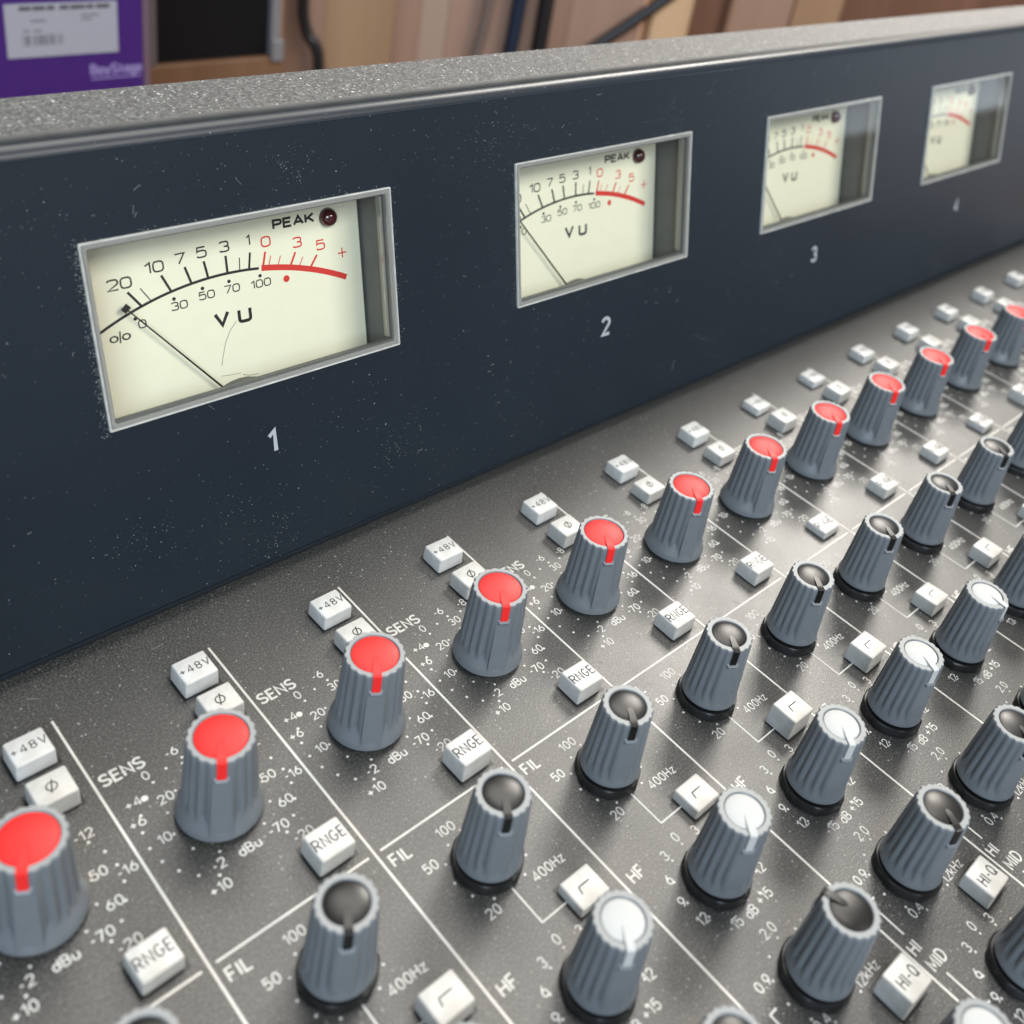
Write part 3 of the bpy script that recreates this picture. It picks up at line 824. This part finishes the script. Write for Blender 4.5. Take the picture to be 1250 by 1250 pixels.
# ------------------------------------------------------------------ things behind the console
# purple carton
bx = empty('purple_carton', (130, 380, BASE))
tag(bx, 'purple cardboard carton with a white barcode sticker, behind the console', 'carton')
purple = plain('purple_card', (0.045, 0.010, 0.14), 0.5, var=0.08)
lilac = plain('lilac_print', (0.27, 0.22, 0.45), 0.5)
stick = plain('white_sticker_paper', (0.33, 0.33, 0.38), 0.6, var=0.03)
sink = plain('sticker_ink', (0.08, 0.08, 0.09), 0.6)
def at(o, base): return tuple(Vector(o)-Vector(base))
BB = (130, 380, BASE)
b0 = link('carton_body', rbox('carton_body', -75, 55, -50, 60, 0, 182, 1.0, 2), purple, bx)
link('edge_strip', rbox('edge_strip', 55.1, 58.5, -49, -44, 0, 182, 0.3, 1), plain('pale_card_edge', (0.14, 0.085, 0.115), 0.6), bx)
s = link('sticker', rbox('sticker', 0, 48.5, 0, 0.4, 0, 23, 0.15, 1), stick, bx, (-5.6, -50.45, 85.8))
p = Print()
for a, b in ((6, 11), (11.6, 17), (17.6, 21), (23, 27), (27.6, 34), (34.6, 38), (39, 45)): p.line([(a, 21), (b, 21)], 1.9)
for a, b, y in ((10.5, 17, 15.6), (32, 40, 17.4), (32, 37, 15.6), (7, 10, 11.4), (11.5, 15, 11.4)): p.line([(a, y), (b, y)], 0.6)
rb = random.Random(3); xx = 7.0
while xx < 24:
    ww = rb.choice((0.25, 0.35, 0.6, 0.85)); p.line([(xx, 5.2), (xx, 9.6)], ww); xx += ww+rb.choice((0.35, 0.5, 0.8))
link('sticker_print', p.mesh('sticker_print'), sink, s, (0, -0.03, 0), (R(90), 0, 0))
p = Print(); p.text('BayStage', 0, 0, 5.2, 0.95, 0, 0.2, space=0.18); p.line([(-12, -4.1), (11.5, -4.1)], 0.7)
link('carton_lettering', p.mesh('carton_lettering'), lilac, bx, (41.8, -50.06, 78.2), (R(90), 0, 0))

# dark cabinet with pale stiles and a brown wooden plinth
cb = empty('dark_cabinet', (262, 440, BASE)); tag(cb, 'black-fronted cabinet with pale metal stiles on a brown plinth', 'cabinet')
black = plain('matt_black_front', (0.004, 0.004, 0.005), 0.6, 0.2)
stile = plain('grey_painted_stile', (0.13, 0.11, 0.112), 0.5, var=0.1)
silver = plain('silver_metal_stile', (0.20, 0.195, 0.20), 0.4, var=0.1)
link('plinth', rbox('plinth', -43, 42, -40, 60, 0, 51, 0.6, 1), wood('brown_plinth_wood', (0.15, 0.075, 0.04), (0.22, 0.12, 0.065)), cb)
link('front', rbox('front', -35.3, 34.2, -36, 58, 51.2, 290, 0.3, 1), black, cb)
link('stile', rbox('stile', -43, -35.5, -40, 60, 51.2, 290, 0.6, 2), stile, cb)
st = link('stile', rbox('stile', 34.4, 40.6, -40, 60, 51.2, 290, 1.2, 3), silver, cb)
link('hinge', rbox('hinge', 33.4, 41.2, -43.2, -40.2, 49, 62, 1.2, 3), silver, st)

# wooden boards standing across the back, along a slanting line
W0 = Vector((345, 470, 0)); WD = Vector((0.8602, -0.5099, 0)); WA = math.atan2(WD.y, WD.x)
def ray_s(dx, dy):
    """distance along the board line where the sight line (dx, dy) over the desk meets it"""
    ox, oy = -44.13-W0.x, -142.48-W0.y
    det = WD.x*(-dy)-WD.y*(-dx)
    return (ox*(-dy)-oy*(-dx))/det
pine = wood('pale_pine', (0.52, 0.34, 0.19), (0.66, 0.46, 0.28))
pink = [wood('pinkish_beech_%d' % k, a, c) for k, (a, c) in enumerate((((0.26, 0.152, 0.105), (0.36, 0.232, 0.165)), ((0.28, 0.17, 0.095), (0.38, 0.24, 0.14)), ((0.34, 0.24, 0.18), (0.41, 0.30, 0.235)), ((0.30, 0.185, 0.135), (0.40, 0.262, 0.198))))]
brown = wood('red_brown_wood', (0.10, 0.045, 0.025), (0.19, 0.095, 0.06))
DIRS = {345: (.517, .807), 395: (.548, .79), 480: (.597, .756), 512: (.615, .743), 548: (.634, .729), 640: (.684, .688), 700: (.715, .66), 782: (.757, .614), 795: (.763, .607), 846: (.787, .574), 886: (.804, .548), 960: (.834, .505), 1036: (.861, .475), 1250: (.923, .361), 1400: (.952, .28)}
S = {k: ray_s(*v) for k, v in DIRS.items()}
panelw = empty('board_partition', (W0.x, W0.y, BASE)); panelw.rotation_euler = (0, 0, WA)
tag(panelw, 'upright pinkish wood boards standing behind the console, left of the pine post', 'wooden partition')
for a, b, mt, dz in ((345, 395, 0, 0), (395, 480, 1, 1.2), (480, 512, 0, .4), (512, 548, 2, 1.6), (548, 640, 3, .5), (640, 700, 0, 1.0), (700, 782, 3, 0.2)):
    link('board', rbox('board', S[a]+0.05, S[b]-0.05, dz*0.5, 18+dz*0.5, 0, 420, 0.3, 1), pink[mt], panelw)
post = link('pine_post', rbox('pine_post', S[795]-3, S[846]-10, -8, 10, 0, 420, 1.5, 2), pine, None, (W0.x, W0.y, BASE), (0, 0, WA))
tag(post, 'pale yellow pine post between the wood boards behind the console', 'post')
pr = empty('brown_partition', (W0.x, W0.y, BASE)); pr.rotation_euler = (0, 0, WA)
tag(pr, 'darker red-brown boards right of the pine post behind the console', 'wooden partition')
for a, b, mt, dz in ((846, 886, brown, 22), (886, 960, pink[0], 14), (960, 1036, pink[1], 12), (1036, 1250, brown, 30), (1250, 1400, brown, 31)):
    link('board', rbox('board', S[a]+0.25, S[b]-0.25, dz, dz+18, 0, 420, 0.8, 1), mt, pr)

# cables hanging in front of the boards
cab = plain('black_cable_rubber', (0.010, 0.010, 0.012), 0.4, var=0.2); cabb = plain('blue_black_cable_rubber', (0.010, 0.022, 0.045), 0.35, var=0.2)
cabg = plain('grey_cable_pvc', (0.16, 0.125, 0.11), 0.3, var=0.2)
def wp(s, z, out): 
    q = W0+WD*s+Vector((WD.y, -WD.x, 0))*out; return (q.x, q.y, z)
DX = {360: (.527, .801), 366: (.531, .798), 372: (.535, .796), 384: (.543, .79), 590: (.658, .711), 575: (.65, .716), 628: (.678, .693), 622: (.675, .694), 662: (.696, .677), 660: (.695, .676), 762: (.747, .625), 800: (.765, .605)}
sx = {k: ray_s(*v) for k, v in DX.items()}
def cable(name, pts, rad, mat, label):
    o = tube(name, pts, rad, mat); tag(o, label, 'cable', 'cables hanging behind the console'); return o
cable('cable', [wp(sx[372]-1, 300, 8), wp(sx[366]+2, 60, 8), wp(sx[366], 0, 8), wp(sx[372]-1, -45, 8), wp(sx[384]-3, -52, 9), wp(sx[384], -66, 9), wp(sx[384]-1, BASE+5.6, 10)], 3.8, cab, 'black cable kinked in front of the boards beside the cabinet')
cable('cable', [wp(sx[590]+8, 300, 8), wp(sx[590], -25, 8), wp(sx[575]+2, -60, 8), wp(sx[575]-2, BASE+5.6, 10)], 3.4, cabg, 'thin greyish brown cable hanging before the boards')
cable('cable', [wp(sx[628]+2, 300, 8), wp(sx[628], -25, 8), wp(sx[622], -70, 8), wp(sx[622], BASE+5.6, 9)], 5.0, cabb, 'dark blue cable hanging before the boards')
cable('cable', [wp(sx[662], 300, 8), wp(sx[662], -20, 8), wp(sx[660], -70, 8), wp(sx[660], BASE+5.6, 9)], 5.4, cab, 'thick black cable hanging straight, right of the dark blue one')
cable('cable', [wp(sx[800]+60, 70, 14), wp(sx[800], 8, 14), wp(sx[762], -12, 14), wp(sx[660]+4, -62, 13), wp(sx[660]-14, BASE+5.6, 12)], 4.0, cab, 'slanting black cable meeting the foot of the thick one')
